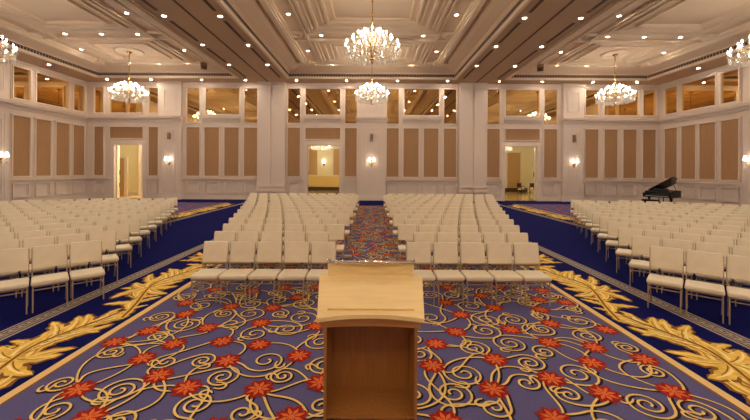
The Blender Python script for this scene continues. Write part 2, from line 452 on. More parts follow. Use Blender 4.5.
# left section
for a, b in ((-13.78, -12.81), (-12.44, -11.36), (-10.96, -9.9), (-9.5, -8.52)): fp(a, b); u = bx(a, b); dado(bt, P, *u)
mr(-13.78, -12.81, GZ0); mr(-12.37, -9.86, GZM); mr(-9.5, -8.52, GZ0)
# centre left
fp(-6.25, -5.34); fp(-4.93, -2.35, *OD); fp(-1.98, -1.12)
mr(-6.25, -5.34, GZ0); mr(-4.93, -2.35, GZM); mr(-1.98, -1.12, GZ0)
# centre right
for a, b in ((1.12, 2.0), (2.38, 3.49), (3.89, 4.96), (5.38, 6.3)): fp(a, b); u = bx(a, b); dado(bt, P, *u)
mr(1.12, 2.0, GZ0); mr(2.43, 5.0, GZM); mr(5.38, 6.3, GZ0)
# right
fp(8.6, 9.52); fp(9.96, 12.48, *OD); fp(12.83, 13.8)
mr(8.6, 9.52, GZ0); mr(9.96, 12.48, GZM); mr(12.83, 13.8, GZ0)
# far right
for a, b in ((15.9, 16.87), (17.32, 18.3), (18.73, 19.72), (20.19, 21.16)): fp(a, b); u = bx(a, b); dado(bt, P, *u)
mr(15.9, 16.87, GZH); mr(17.3, 19.85, GZH); mr(20.19, 21.16, GZH)
for a, b in ((-20.66, -19.96), (-16.6, -15.9), (-6.25, -5.34), (-1.98, -1.12), (8.6, 9.52), (12.83, 13.8)): u = bx(a, b); dado(bt, P, *u)
# ledges above the fabric, rails, dado rail
for a, b in ((-12.5, -9.75), (-5.05, -2.22), (2.3, 5.12), (9.84, 12.6)): u = bx(a, b); cornice(bt, P, u[0], u[1], 0, 5.86, False)
for a, b in ((XL, bx(-15.78)[0]), (bx(15.7)[0], XR)): cornice(bt, P, a, b)
segs = [(XL, D1[0] - .3), (D1[1] + .3, D2[0] - .3), (D2[1] + .3, D3[0] - .3), (D3[1] + .3, XR)]
for a, b in segs:
    wb(bt, P, a, b, 1.42, 1.52, 0, .08, 'trim'); wb(bt, P, a, b, 1.52, 1.59, 0, .15, 'trim')
wb(bt, P, XL, XR, 8.5, 8.62, 0, .1, 'trim'); wb(bt, P, XL, XR, 8.62, S, 0, .16, 'trim')
# door surrounds
for d in (D1, D2, D3):
    for q, w_, dd in ((0, .16, .12), (.16, .14, .07)):
        wb(bt, P, d[0] - q - w_, d[0] - q, 0, DOOR_H + q + w_, 0, dd, 'trim'); wb(bt, P, d[1] + q, d[1] + q + w_, 0, DOOR_H + q + w_, 0, dd, 'trim')
        wb(bt, P, d[0] - q, d[1] + q, DOOR_H + q, DOOR_H + q + w_, 0, dd, 'trim')
struct(bt, 'trim_1')
bb = MB()
for a, b in segs: wb(bb, P, a, b, 0, .26, 0, .05, 'trim'); wb(bb, P, a, b, .26, .31, 0, .03, 'trim')
struct(bb, 'baseboard_back')
# pilasters with sconces, and the two broad columns under the ceiling beams
pl = MB()
def pilaster(mb, P, a, b, d, high=True):
    wb(mb, P, a, b, 0, S, 0, d, 'wall')
    wb(mb, P, a - .06, b + .06, 0, .3, 0, d + .06, 'trim'); wb(mb, P, a - .04, b + .04, .3, .37, 0, d + .04, 'trim')
    w = b - a
    frame(mb, P, a + .3 * w, b - .3 * w, .75, 5.1, .05, d, d + .04); frame(mb, P, a + .18 * w, b - .18 * w, .55, 5.4, .06, d, d + .03)
    frame(mb, P, a + .25 * w, b - .25 * w, 6.75, 8.15, .06, d, d + .05)
    mb_c = mb; cornice(mb_c, P, a - .12, b + .12, d); wb(mb, P, a - .08, b + .08, 8.55, S, 0, d + .1, 'trim')
for a, b in ((-1.06, 1.06), bx(-15.7, -14.1), bx(14.14, 15.65)): pilaster(pl, P, a, b, .3)
pilaster(pl, mp_left, 19.3, 20.75, .3); pilaster(pl, mp_right, 18.9, 20.5, .3)
struct(pl, 'trim_2')
cl = MB()
for a, b in (bx(-8.42, -6.36), bx(6.44, 8.5)):
    m_ = (a + b) / 2
    wb(cl, P, a, b, 0, S, 0, .32, 'wall')
    for c, d in ((a + .06, m_ - .06), (m_ + .06, b - .06)):
        wb(cl, P, c, d, 1.1, S - .35, .32, .38, 'wall')
        for z0, z1, dd in ((0, .35, .5), (.35, .5, .46), (.62, .78, .5), (.98, 1.12, .46)): wb(cl, P, c - .03, d + .03, z0, z1, .3, dd, 'trim')
        for z0, z1, dd in ((S - .5, S - .42, .44), (S - .35, S - .2, .44), (S - .2, S, .5)): wb(cl, P, c - .03, d + .03, z0, z1, .3, dd, 'trim')
struct(cl, 'trim_3')
# side walls
def side_wall(P, name, pans, glass, more, tr):
    w = MB(); wb(w, P, YF, DB, 0, S + .5, -.3, 0, 'wall'); wo = struct(w, name)
    t = MB()
    for a, b in pans + more:
        fabric(P, a, b, PZ0, PZ1, t, wo); dado(t, P, a, b)
    for a, b in glass: mirror(P, a, b, GZH, GZ1)
    cornice(t, P, YF, DB)
    wb(t, P, YF, DB, 1.42, 1.52, 0, .08, 'trim'); wb(t, P, YF, DB, 1.52, 1.59, 0, .15, 'trim')
    wb(t, P, YF, DB, 8.5, 8.62, 0, .1, 'trim'); wb(t, P, YF, DB, 8.62, S, 0, .16, 'trim')
    struct(t, tr)
    b = MB(); wb(b, P, YF, DB, 0, .26, 0, .05, 'trim'); wb(b, P, YF, DB, .26, .31, 0, .03, 'trim')
    struct(b, 'baseboard_' + name.split('_')[1])
ml = [(11.4, 12.5), (12.9, 14.0), (14.4, 15.5), (15.9, 17.0), (17.4, 18.5)]
side_wall(mp_left, 'wall_left', [(21.21, 22.28), (22.67, 23.72), (24.11, 25.18), (25.5, 26.5)], [(21.21, 22.25), (22.67, 25.15), (25.5, 26.5)], ml, 'trim_4')
side_wall(mp_right, 'wall_right', [(20.97, 22.04), (22.39, 23.5), (23.76, 24.87), (25.2, 26.3)], [(20.97, 22.04), (22.39, 24.87), (25.2, 26.3)], ml, 'trim_5')
fw = MB(); fw.box(XL, XR, YF - .3, YF, 0, S + .5, 'wall'); struct(fw, 'wall_front')

# ------------------------------------------------------------------ ceiling
ce = MB()
COF = [(-19.4, -9.6), (-5.9, 5.9), (9.6, 19.5)]     # coffers in x
CY0, CY1 = -2.6, 25.1
xs = [XL - .3, COF[0][0], COF[0][1], COF[1][0], COF[1][1], COF[2][0], COF[2][1], XR + .3]
for i in range(0, 8, 2): ce.box(xs[i], xs[i + 1], YF - .3, DB + .3, S, S + .25, 'beam')
for i in range(1, 7, 2):
    ce.box(xs[i], xs[i + 1], YF - .3, CY0, S, S + .25, 'beam'); ce.box(xs[i], xs[i + 1], CY1, DB + .3, S, S + .25, 'beam')
ceiling = struct(ce, 'ceiling')
def loft(mb, x0, x1, y0, y1, prof, mt):
    for (i0, z0), (i1, z1) in zip(prof[:-1], prof[1:]):
        a = [(x0 + i0, y0 + i0, z0), (x1 - i0, y0 + i0, z0), (x1 - i0, y1 - i0, z0), (x0 + i0, y1 - i0, z0)]
        b = [(x0 + i1, y0 + i1, z1), (x1 - i1, y0 + i1, z1), (x1 - i1, y1 - i1, z1), (x0 + i1, y1 - i1, z1)]
        mb.add(a + b, [(k, (k + 1) % 4, 4 + (k + 1) % 4, 4 + k) for k in range(4)], mt)
def ring(mb, x0, x1, y0, y1, w, dz, mt='crown'):
    zt = CZ + .02; zb = CZ - dz
    mb.box(x0, x1, y0, y0 + w, zb, zt, mt); mb.box(x0, x1, y1 - w, y1, zb, zt, mt)
    mb.box(x0, x0 + w, y0 + w, y1 - w, zb, zt, mt); mb.box(x1 - w, x1, y0 + w, y1 - w, zb, zt, mt)
BANDS = [24.1, 19.0, 7.6, 2.5]
for ci, (a, b) in enumerate(COF):
    mb = MB(); cx = (a + b) / 2; hw = (b - a) / 2
    loft(mb, a, b, CY0, CY1, [(-.16, S), (-.14, S - .07), (0, S - .07), (.04, S)], 'crown')
    loft(mb, a, b, CY0, CY1, [(.04, S), (.04, S + .06)], 'crown')
    # slotted vent band
    z0, z1 = S + .08, S + .22
    for side_, L in ((0, b - a - .1), (1, CY1 - CY0 - .1)):
        n = int(L / .19)
        for k in range(n):
            for q, (f0, f1) in enumerate(((0, .78), (.78, 1))):
                s0, s1 = .05 + L * (k + f0) / n, .05 + L * (k + f1) / n
                mt = 'vent' if q == 0 else 'beam'
                if side_ == 0:
                    for yy in (CY0 + .05, CY1 - .05): mb.add([(a + s0, yy, z0), (a + s1, yy, z0), (a + s1, yy, z1), (a + s0, yy, z1)], [(0, 1, 2, 3)], mt)
                else:
                    for xx in (a + .05, b - .05): mb.add([(xx, CY0 + s0, z0), (xx, CY0 + s1, z0), (xx, CY0 + s1, z1), (xx, CY0 + s0, z1)], [(0, 1, 2, 3)], mt)
    loft(mb, a, b, CY0, CY1, [(.05, S + .26), (.02, S + .27), (.02, S + .34), (.12, S + .37), (.16, S + .40), (.35, S + .43), (.7, S + .50), (.95, S + .58), (1.02, S + .66), (1.25, S + .69)], 'ceiling')
    for rx0, rx1 in (((a + 1.2, a + 1.55), (b - 1.55, b - 1.2)) if ci == 1 else (((a + .95, a + 1.3), (b - 1.0, b - .45)) if ci == 0 else ((a + .45, a + 1.0), (b - 1.3, b - .95)))):
        for e, z_ in ((0, S + .46), (.07, S + .40)): mb.box(rx0 + e, rx1 - e, CY0 + 1.6, 23.2, z_, S + .72, 'crown')
        mb.box(rx0 - .25, rx1 + .25, 23.2, 23.62, S + .44, S + .72, 'crown'); mb.box(rx0 - .05, rx1 + .05, 23.62, 24.0, S + .5, S + .72, 'crown')
    mb.add([(a + 1.2, CY0 + 1.2, CZ), (b - 1.2, CY0 + 1.2, CZ), (b - 1.2, CY1 - 1.2, CZ), (a + 1.2, CY1 - 1.2, CZ)], [(0, 1, 2, 3)], 'ceiling')
    o1, o2 = (4.3, 3.5) if ci == 1 else (3.55, 2.7)
    ye = CY1 - 1.3
    for o in (o1, o2):
        for sg in (-1, 1): mb.box(cx + sg * o - .05, cx + sg * o + .05, CY0 + 1.3, ye, CZ - .13, CZ + .02, 'crown')
    for yb in BANDS[1:]:
        for dy in (-.45, .45): mb.box(cx - o1 + .05, cx + o1 - .05, yb + dy - .05, yb + dy + .05, CZ - .128, CZ + .02, 'crown')
    yb = BANDS[0]; mb.box(cx - o1, cx + o1, yb - .5, yb - .4, CZ - .128, CZ + .02, 'crown')
    cells = [(19.45, 23.6, 1), (8.05, 18.55, 0), (2.95, 7.15, 1), (-1.2, 2.0, 1)]
    st = (.18, .40, .68, 1.05, 1.3, 1.68) if ci == 1 else (.15, .34, .58, .85, 1.1)
    for (y0, y1, small) in cells:
        for q, ins in enumerate(st):
            k = .62 if small else 1.0
            yi = ins * k
            if y1 - y0 - 2 * yi < .5: continue
            ring(mb, cx - o2 + ins, cx + o2 - ins, y0 + yi, y1 - yi, .07 if q % 2 else .12, .09 if q % 2 else .14)
    # oval rosettes where the bands cross the strips
    for yb in BANDS:
        for sg in (-1, 1):
            ox = cx + sg * (o1 + o2) / 2
            pts = [(ox + .30 * cos(t), yb + .40 * sin(t) * (1 if yb < 24 else .6), CZ - .02) for t in [2 * PI * k / 20 for k in range(21)]]
            mb.tube(pts, .05, 'crown', 6, cap=False)
            mb.lathe([(.0, -.10), (.08, -.07), (.16, -.02), (.17, .02)], 'crown', 10, (ox, yb, CZ))
    # round medallions over the chandeliers
    if ci != 1:
        for my in (21.7, 13.4):
            mx = -14.85 if ci == 0 else 14.85
            mb.lathe([(.80, .02), (.80, -.06), (.70, -.10), (.60, -.07), (.58, -.03), (.3, -.03), (.2, -.06), (.12, -.06)], 'crown', 28, (mx, my, CZ))
    else:
        for my in (21.7, 13.4): mb.lathe([(.80, .02), (.80, -.06), (.70, -.10), (.60, -.07), (.58, -.03), (.3, -.03), (.2, -.06), (.12, -.06)], 'crown', 28, (0, my, CZ))
    mb2 = struct(mb, 'trim_%d' % (6 + ci))
# beams: raised edge boards, centre groove
bmb = MB()
for sg in (-1, 1):
    bmb.box(sg * 7.7 - .05, sg * 7.7 + .05, YF, DB, S - .012, S + .02, 'slot')
    for o in (6.05, 9.35):
        bmb.box(sg * o - .04, sg * o + .04, YF, DB, S - .05, S + .02, 'beam')
struct(bmb, 'trim_9')

# ------------------------------------------------------------------ downlights and beam slots
def downlight(x, y, z, label, group):
    t = thing('ceiling_light', label, 'ceiling light', (x, y, z), 0, group)
    return t
dl_ring = MB(); dl_ring.lathe([(.075, .03), (.12, .0), (.12, -.018), (.082, -.022), (.075, -.004), (.075, .02)], 'crown', 16)
dl_lens = MB(); dl_lens.lathe([(0, -.012), (.075, -.012), (.075, .01)], 'down', 14)
ringm, lensm = dl_ring.mesh('frame'), dl_lens.mesh('diffuser')
dl_soft = MB(); dl_soft.lathe([(0, -.012), (.082, -.012), (.082, .01)], 'downsoft', 14); softm = dl_soft.mesh('diffuser')
def add_light(x, y, z, label, group):
    t = downlight(x, y, z, label, group)
    for nm, me in (('frame', ringm), ('diffuser', lensm if z < S + .1 else softm)):
        o = bpy.data.objects.new(nm, me); C.objects.link(o); o.parent = t
BY = [22.1, 18.63, 15.16, 11.7, 8.2, 4.7, 1.2, -2.3, -5.0]
sdn = {-1: 'left', 1: 'right'}
for sg in (-1, 1):
    for nm, o in (('row nearer the room centre', 6.5), ('row nearer the side wall', 8.9)):
        for k, y in enumerate(BY):
            add_light(sg * o, y, S, 'round downlight in %s ceiling beam, %s, %s from the back' % (sdn[sg], nm, ORD[k]), 'downlights in the ceiling beams')
BX = [-19.3, -16.1, -12.4, -9.2, -5.5, -1.85, 1.85, 5.5, 9.3, 12.4, 16.1, 19.3]
for k, x in enumerate(BX): add_light(x, 25.85, S, 'round downlight over the back wall, %s from the left corner' % ORD[k], 'downlights along the back wall')
for j, y in enumerate((-3.5, -5.0)):  # unseen lamp rows, added to brighten the chair fronts and the lectern
    for k in range(14): add_light(-16.25 + 2.5 * k, y, S, 'added round downlight in the ceiling behind the camera, %s line, %s from the left wall' % (('nearer', 'farther')[j], ORD[k]), 'added downlights behind the camera')
for sg, x in ((-1, -20.3), (1, 20.5)):
    for k, y in enumerate((22.3, 18.6, 14.9, 11.2, 7.5, 3.8)): add_light(x, y, S, 'round downlight over the %s wall panels, %s from the back corner' % (sdn[sg], ORD[k]), 'downlights along the side walls')
for ci, (a, b) in enumerate(COF):
    cx = (a + b) / 2; nm = ('left coffer', 'centre coffer', 'right coffer')[ci]
    so = 3.9 if ci == 1 else 3.12
    for sg in (-1, 1):
        for k, y in enumerate((21.5, 16.45, 11.35, 6.25)): add_light(cx + sg * so, y, CZ, 'round downlight in the %s, %s side strip, %s from the back' % (nm, sdn[sg], ORD[k]), 'downlights in the coffer side strips')
    for k, y in enumerate((24.0, 19.0, 7.6)):
        for j, o in enumerate((-2.73, 2.73) if ci == 1 else (-1.95, 0, 1.95)):
            add_light(cx + o, y, CZ - (.0), 'round downlight in the %s, %s cross band from the back, %s from the left' % (nm, ORD[k], ORD[j]), 'downlights in the coffer cross bands')
for sg in (-1, 1):
    for o in (6.5, 8.9):
        m = MB(); YY = [25.6] + BY
        for k in range(len(YY) - 1): m.box(sg * o - .075, sg * o + .075, YY[k + 1] + .5, YY[k] - .5, S - .012, S + .02, 'slot')
        m.build('air_slot', ceiling)

# ------------------------------------------------------------------ chandeliers
def chandelier(name, label, loc, top, group, sc_=1.0, bulb='bulb', tiers=((1.0, .0, 16), (.72, .27, 12), (.40, .47, 8))):
    """origin at the centre of the body, bulb ring height z = 0 at the lowest tier"""
    t = thing(name, label, 'chandelier', loc, 0, group)
    b = MB(); b.lathe([(0, top), (.16, top), (.17, top - .03), (.06, top - .12), (.02, top - .14)], 'brass', 14); b.build('canopy', t)
    b = MB(); b.tube([(0, 0, top - .1), (0, 0, .5)], .022, 'brass', 8)
    z = top - .3
    while z > .7: b.lathe([(.0, .04), (.035, .02), (.035, -.02), (0, -.04)], 'brass', 8, (0, 0, z)); z -= .5
    b.build('rod', t)
    b = MB(); b.lathe([(.02, .62), (.06, .58), (.04, .5), (.10, .42), (.13, .33), (.06, .22), (.05, .1), (.11, .0), (.14, -.1), (.07, -.2), (.05, -.3), (.11, -.36), (.08, -.42), (.03, -.48)], 'brass', 12); b.build('central_column', t)
    b = MB(); b.lathe([(0, -.70), (.03, -.68), (.05, -.64), (.025, -.6), (.09, -.55), (.11, -.51), (.03, -.47), (.03, -.45)], 'brass', 12); b.build('finial', t)
    drops = MB(); rr = random.Random(3)
    def gem(x, y, z, r, h):
        drops.add([(x, y, z + h), (x + r, y, z), (x, y + r, z), (x - r, y, z), (x, y - r, z), (x, y, z - h * 1.3)],
                  [(0, 1, 2), (0, 2, 3), (0, 3, 4), (0, 4, 1), (5, 2, 1), (5, 3, 2), (5, 4, 3), (5, 1, 4)], 'crystal')
    for ti, (r, z, n) in enumerate(tiers):
        am = MB(); am.tube([(.06, 0, -.2 + z * .6), (.25 * r, 0, -.32 + z * .8), (.55 * r, 0, -.36 + z), (.85 * r, 0, -.28 + z), (.99 * r, 0, -.16 + z), (r, 0, -.12 + z)], .014, 'brass', 6)
        am.lathe([(.0, -.13), (.03, -.13), (.062, -.105), (.066, -.1), (.02, -.1)], 'crystal', 10, (r, 0, z))
        cm = MB(); cm.lathe([(.016, -.12), (.016, -.015), (.0, -.01)], 'ivory', 7, (r, 0, z))
        bm_ = MB(); bm_.lathe([(.0, -.012), (.016, .0), (.026, .025), (.02, .06), (.006, .095), (0, .1)], bulb, 8, (r, 0, z))
        me = (am.mesh('arm'), cm.mesh('candle'), bm_.mesh('bulb'))
        for k in range(n):
            an = 2 * PI * (k + .5 * (ti % 2)) / n
            o = bpy.data.objects.new('arm', me[0]); C.objects.link(o); o.parent = t; o.rotation_euler = (0, 0, an)
            for nm, q in (('candle', me[1]), ('bulb', me[2])):
                c = bpy.data.objects.new(nm, q); C.objects.link(c); c.parent = o
            x, y = r * cos(an), r * sin(an)
            for j in range(6):
                a2 = 2 * PI * j / 6; gem(x + .06 * cos(a2), y + .06 * sin(a2), z - .155, .013, .028)
            for j in range(4): gem(x, y, z - .24 - .085 * j, .018, .034)
            # swags to the next arm and to the column
            an2 = 2 * PI * (k + 1 + .5 * (ti % 2)) / n
            for j in range(1, 8):
                f = j / 8; aa = an + (an2 - an) * f; sag = .16 * (1 - (2 * f - 1) ** 2)
                gem(r * cos(aa), r * sin(aa), z - .16 - sag, .014, .024)
                if j % 2 == 0: gem(r * .97 * cos(aa), r * .97 * sin(aa), z - .30 - sag, .018, .04)
            for j in range(1, 8):
                f = j / 8; rad = r * (1 - f); zz = z - .16 + f * .42 - .30 * sin(PI * f)
                gem(rad * cos(an), rad * sin(an), zz, .013, .022)
    # basket of hanging drops under the arms
    for (rad, z, n) in ((.95, -.50, 44), (.86, -.56, 40), (.76, -.52, 36), (.66, -.62, 34), (.54, -.58, 28), (.42, -.68, 24), (.30, -.64, 16), (.18, -.74, 12), (.6, -.40, 24), (.8, -.36, 30), (.35, -.3, 16), (.3, .1, 14), (.2, .35, 10), (.5, -.1, 20), (.14, .52, 8)):
        for k in range(n):
            an = 2 * PI * (k + rr.random() * .4) / n; zz = z * (.8 if z < 0 else 1) + rr.uniform(-.05, .05)
            gem(rad * cos(an), rad * sin(an), zz, .022, .05); gem(rad * cos(an), rad * sin(an), zz + .1, .014, .025)
    o = drops.build('crystal_drops', t); o['kind'] = 'stuff'
    if sc_ != 1.0: t.scale = (sc_, sc_, sc_)
    return t
def chandelier_copy(src, loc, label, group):
    return dup(src, loc, 0, label, group)
GB = 'crystal chandeliers of the ballroom'
ZC = 6.94
ch = chandelier('crystal_chandelier', 'large crystal candle chandelier over the centre aisle, the nearer one', (0, 13.4, ZC), CZ - ZC - .05, GB)
for x, y, lb in ((0, 21.7, 'small looking crystal chandelier behind the large one, before the back wall'),
                 (-14.85, 21.7, 'crystal chandelier hanging in the left coffer near the open left door'),
                 (14.85, 21.7, 'crystal chandelier hanging in the right coffer, left of the piano'),
                 (-14.85, 13.4, 'crystal chandelier cut off by the left edge of the photo'),
                 (14.85, 13.4, 'crystal chandelier cut off by the right edge of the photo'),
                 (0, 5.1, 'crystal chandelier above the lectern, over the top edge of the photo'),
                 (-14.85, 5.1, 'left hand crystal chandelier beside the front chairs, outside the photo'),
                 (14.85, 5.1, 'right hand crystal chandelier beside the front chairs, outside the photo')):
    chandelier_copy(ch, (x, y, ZC), lb, GB)
# ------------------------------------------------------------------ wall sconces and loudspeakers
def sconce(label, P, u, z, d):
    p = Vector(P(u, z, d)); q = Vector(P(u, z, d + 1)) - p
    rz = math.atan2(q.y, q.x) + PI / 2      # local -y points into the room
    t = thing('wall_sconce', label, 'wall lamp', p, rz, 'candle sconces on the pilasters')
    b = MB(); b.lathe([(0, -.02), (.10, -.01), (.12, .02), (.09, .05), (0, .06)], 'brass', 14, xf=Matrix.Rotation(PI / 2, 4, 'X')); b.box(-.05, .05, -.03, .0, -.28, .2, 'brass'); b.build('backplate', t)
    for sx in (-1, 1):
        a = MB(); a.tube([(0, -.04, -.05), (sx * .08, -.12, -.12), (sx * .16, -.18, -.1), (sx * .17, -.19, .04)], .014, 'brass', 6); a.lathe([(.0, 0), (.04, .01), (.05, .03), (.02, .04)], 'brass', 8, (sx * .17, -.19, .02)); ao = a.build('arm', t)
        s_ = MB(); s_.lathe([(.11, .08), (.055, .36), (.05, .36), (.105, .08)], 'shade', 12, (sx * .17, -.19, 0)); s_.build('lamp_shade', ao)
    g = MB(); rr = random.Random(5)
    for k in range(26):
        x, y, zz = rr.uniform(-.2, .2), -rr.uniform(.06, .22), rr.uniform(-.3, .02)
        g.add([(x, y, zz + .03), (x + .015, y, zz), (x, y + .015, zz), (x - .015, y, zz), (x, y - .015, zz), (x, y, zz - .04)], [(0, 1, 2), (0, 2, 3), (0, 3, 4), (0, 4, 1), (5, 2, 1), (5, 3, 2), (5, 4, 3), (5, 1, 4)], 'crystal')
    o = g.build('crystal_drops', t); o['kind'] = 'stuff'
sconce('lit double sconce on the centre pilaster of the back wall', mp_back, 0, 2.82, .345)
sconce('lit double sconce right of the open left door', mp_back, bx(-14.9)[0], 2.82, .345)
sconce('lit double sconce on the pilaster right of the open right door', mp_back, bx(14.9)[0], 2.82, .345)
sconce('lit double sconce on the left side wall at the photo edge', mp_left, 20.25, 2.82, .345)
sconce('lit double sconce on the right side wall at the photo edge', mp_right, 20.0, 2.82, .345)
def speaker(label, P, u, z, d):
    p = Vector(P(u, z, d)); q = Vector(P(u, z, d + 1)) - p
    t = thing('wall_speaker', label, 'loudspeaker', p, math.atan2(q.y, q.x) + PI / 2, 'small speakers above the sconces')
    b = MB(); b.rbox(-.11, .11, -.14, 0, -.25, .25, .03, 'spot'); b.build('cabinet', t)
    b = MB(); b.rbox(-.085, .085, -.155, -.13, -.215, .215, .01, 'grille'); b.build('grille', t)
speaker('small brown wall speaker above the centre sconce', mp_back, 0, 4.72, .345)
speaker('small brown wall speaker above the sconce right of the left door', mp_back, bx(-14.9)[0], 4.72, .345)
speaker('small brown wall speaker above the sconce right of the right door', mp_back, bx(14.9)[0], 4.72, .345)
def spotlight(label, x, y, rz):
    t = thing('ceiling_spotlight', label, 'spotlight', (x, y, CZ), rz, 'boxy spotlights in the side coffers')
    b = MB(); b.tube([(0, 0, 0), (0, 0, -.22)], .03, 'spot', 6); b.box(-.2, .2, -.02, .02, -.26, -.2, 'spot'); b.build('bracket', t)
    xf = Matrix.Translation((0, 0, -.42)) @ Matrix.Rotation(.6, 4, 'X')
    b = MB(); b.rbox(-.19, .19, -.3, .3, -.15, .15, .03, 'spot', xf=xf); b.build('housing', t)
    b = MB(); b.rbox(-.16, .16, -.32, -.29, -.12, .12, .008, 'slot', xf=xf); b.build('lens', t)
spotlight('small brown box spotlight under the back right corner of the left coffer', -11.05, 23.3, .5)
spotlight('small brown box spotlight under the back left corner of the right coffer', 11.05, 23.3, -.5)

# ------------------------------------------------------------------ doors and the foyer behind
FB = 39.2
fo = MB(); fo.add([(-12, DB + .3, -.001), (24, DB + .3, -.001), (24, FB, -.001), (-12, FB, -.001)], [(0, 1, 2, 3)], 'marble')
fo.add([(-24, DB + .3, -.001), (-15.5, DB + .3, -.001), (-15.5, 31, -.001), (-24, 31, -.001)], [(0, 1, 2, 3)], 'marble')
for d in (D1, D2, D3): fo.add([(d[0], DB, -.0005), (d[1], DB, -.0005), (d[1], DB + .3, -.0005), (d[0], DB + .3, -.0005)], [(0, 1, 2, 3)], 'marble')
struct(fo, 'floor_foyer')
fc = MB(); fc.box(-12, 24, DB + .3, FB + .2, 6.2, 6.4, 'foyer'); fc.box(-24, -15.5, DB + .3, 31.2, 5.0, 5.2, 'foyer'); struct(fc, 'ceiling_foyer')
fx = MB()
fx.box(-12, 24, FB, FB + .2, 0, 6.2, 'foyer'); fx.box(-12.2, -12, DB + .3, FB, 0, 6.2, 'foyer'); fx.box(24, 24.2, DB + .3, FB, 0, 6.2, 'foyer')
fx.box(-12, -3.2, FB - .06, FB, 0.45, 1.6, 'foyergold'); fx.box(-3.2, 10, FB - .06, FB, .45, 1.6, 'foyergold')
fx.box(-12, 24, FB - .1, FB, 0, .4, 'foyerdark')
for a, b in ((-9, -7.2), (-6.9, -6.0), (-4.2, -3.2), (-2.8, -1.6)):
    fx.box(a, b, FB - .05, FB, 1.75, 4.6, 'foyertan'); fx.box(a - .08, b + .08, FB - .03, FB, 1.67, 4.68, 'trim')
fx.box(15.0, 16.4, FB - .06, FB, .3, 4.3, 'foyertan'); fx.box(14.85, 16.55, FB - .03, FB, .3, 4.45, 'trim')
fx.box(17.2, 18.2, FB - 2.4, FB, 0, 6.2, 'foyer')
# lobby behind the left door
fx.box(-24, -15.5, 31, 31.2, 0, 5, 'foyer'); fx.box(-24.2, -24, DB + .3, 31, 0, 5, 'foyer'); fx.box(-15.5, -15.3, DB + .3, 31, 0, 5, 'foyer')
fx.box(-24, -15.5, 30.93, 31, 0, .3, 'trim')
fx.box(-22.05, -21.5, 30.9, 31, 0, 3.2, 'foyertan'); fx.box(-21.5, -21.25, 30.86, 31, 0, 3.35, 'trim'); fx.box(-22.3, -22.05, 30.86, 31, 0, 3.35, 'trim'); fx.box(-22.05, -21.5, 30.86, 31, 3.2, 3.35, 'trim')
fx.box(-20.1, -19.8, 30.6, 31, 0, 5, 'trim')
struct(fx, 'wall_foyer')
dn = [0]
def door_leaf(hx, w, rz, sgn):
    dn[0] += 1
    m = MB(); m.box(0, sgn * w, -.03, .03, .02, DOOR_H - .04, 'trim')
    for z0, z1 in ((.4, 1.6), (1.9, 3.7)):
        a, b = sorted((sgn * .18, sgn * (w - .18)))
        for y in (-.045, .03): m.box(a, b, y, y + .015, z0, z1, 'trim')
    o = struct(m, 'door_%d' % dn[0]); o.location = (hx, DB + .12, 0); o.rotation_euler = (0, 0, rz)
    for z in (1.0, 2.0):
        h = MB(); h.box(sgn * (w - .12) - .03, sgn * (w - .12) + .03, -.09, .09, z - .18, z + .18, 'handle'); h.build('door_handle', o)
door_leaf(D1[0] + .03, 1.0, 2.02, 1)
door_leaf(D3[1] - .03, 1.2, -1.93, -1)
door_leaf(D2[0] + .03, 1.2, 1.78, 1)
fch = dict(tiers=((1.0, 0, 12), (.6, .25, 8)))
f1 = chandelier('foyer_chandelier', 'crystal chandelier seen through the centre left doorway', (-4.6, 33.0, 4.65), 1.5, 'crystal chandeliers in the foyer', 1.0, 'fbulb', **fch)
chandelier_copy(f1, (11.6, 32.0, 4.55), 'crystal chandelier seen through the right doorway', 'crystal chandeliers in the foyer')
chandelier_copy(f1, (-17.4, 29.4, 4.35), 'crystal chandelier in the lobby behind the open left door', 'crystal chandeliers in the foyer')
t = thing('wall_sconce', 'lit sconce on the foyer wall through the centre left doorway', 'wall lamp', (-5.25, FB - .05, 3.05))
b = MB(); b.box(-.08, .08, -.05, .0, -.3, .25, 'brass'); b.tube([(0, -.05, -.1), (0, -.2, -.15), (0, -.22, .02)], .02, 'brass'); b.build('backplate', t)
b = MB(); b.lathe([(.16, .02), (.08, .42), (.07, .42), (.15, .02)], 'shade', 12, (0, -.22, 0)); b.build('lamp_shade', t)
def foyer_chair(x, y, rz, label):
    t = thing('armchair', label, 'chair', (x, y, 0), rz, 'dark framed chairs in the foyer')
    b = MB(); b.rbox(-.27, .27, -.27, .25, .38, .5, .03, 'vinyl'); b.build('seat', t)
    b = MB(); b.rbox(-.25, .25, .22, .3, .62, 1.05, .02, 'darkwood'); b.box(-.28, -.24, .22, .28, .4, 1.08, 'darkwood'); b.box(.24, .28, .22, .28, .4, 1.08, 'darkwood'); b.build('backrest', t)
    for sx in (-1, 1):
        b = MB(); b.tube([(sx * .27, .25, .68), (sx * .29, -.1, .7), (sx * .28, -.22, .66), (sx * .27, -.22, .4)], .025, 'darkwood'); b.build('armrest', t)
        for sy in (-1, 1):
            b = MB(); b.tube([(sx * .25, sy * .23, 0), (sx * .25, sy * .23, .4)], [.02, .03], 'darkwood'); b.build('leg', t)
foyer_chair(15.2, 36.0, .5, 'dark armchair with white seat through the right doorway, left one')
foyer_chair(16.35, 36.0, -.5, 'dark armchair with white seat through the right doorway, right one')

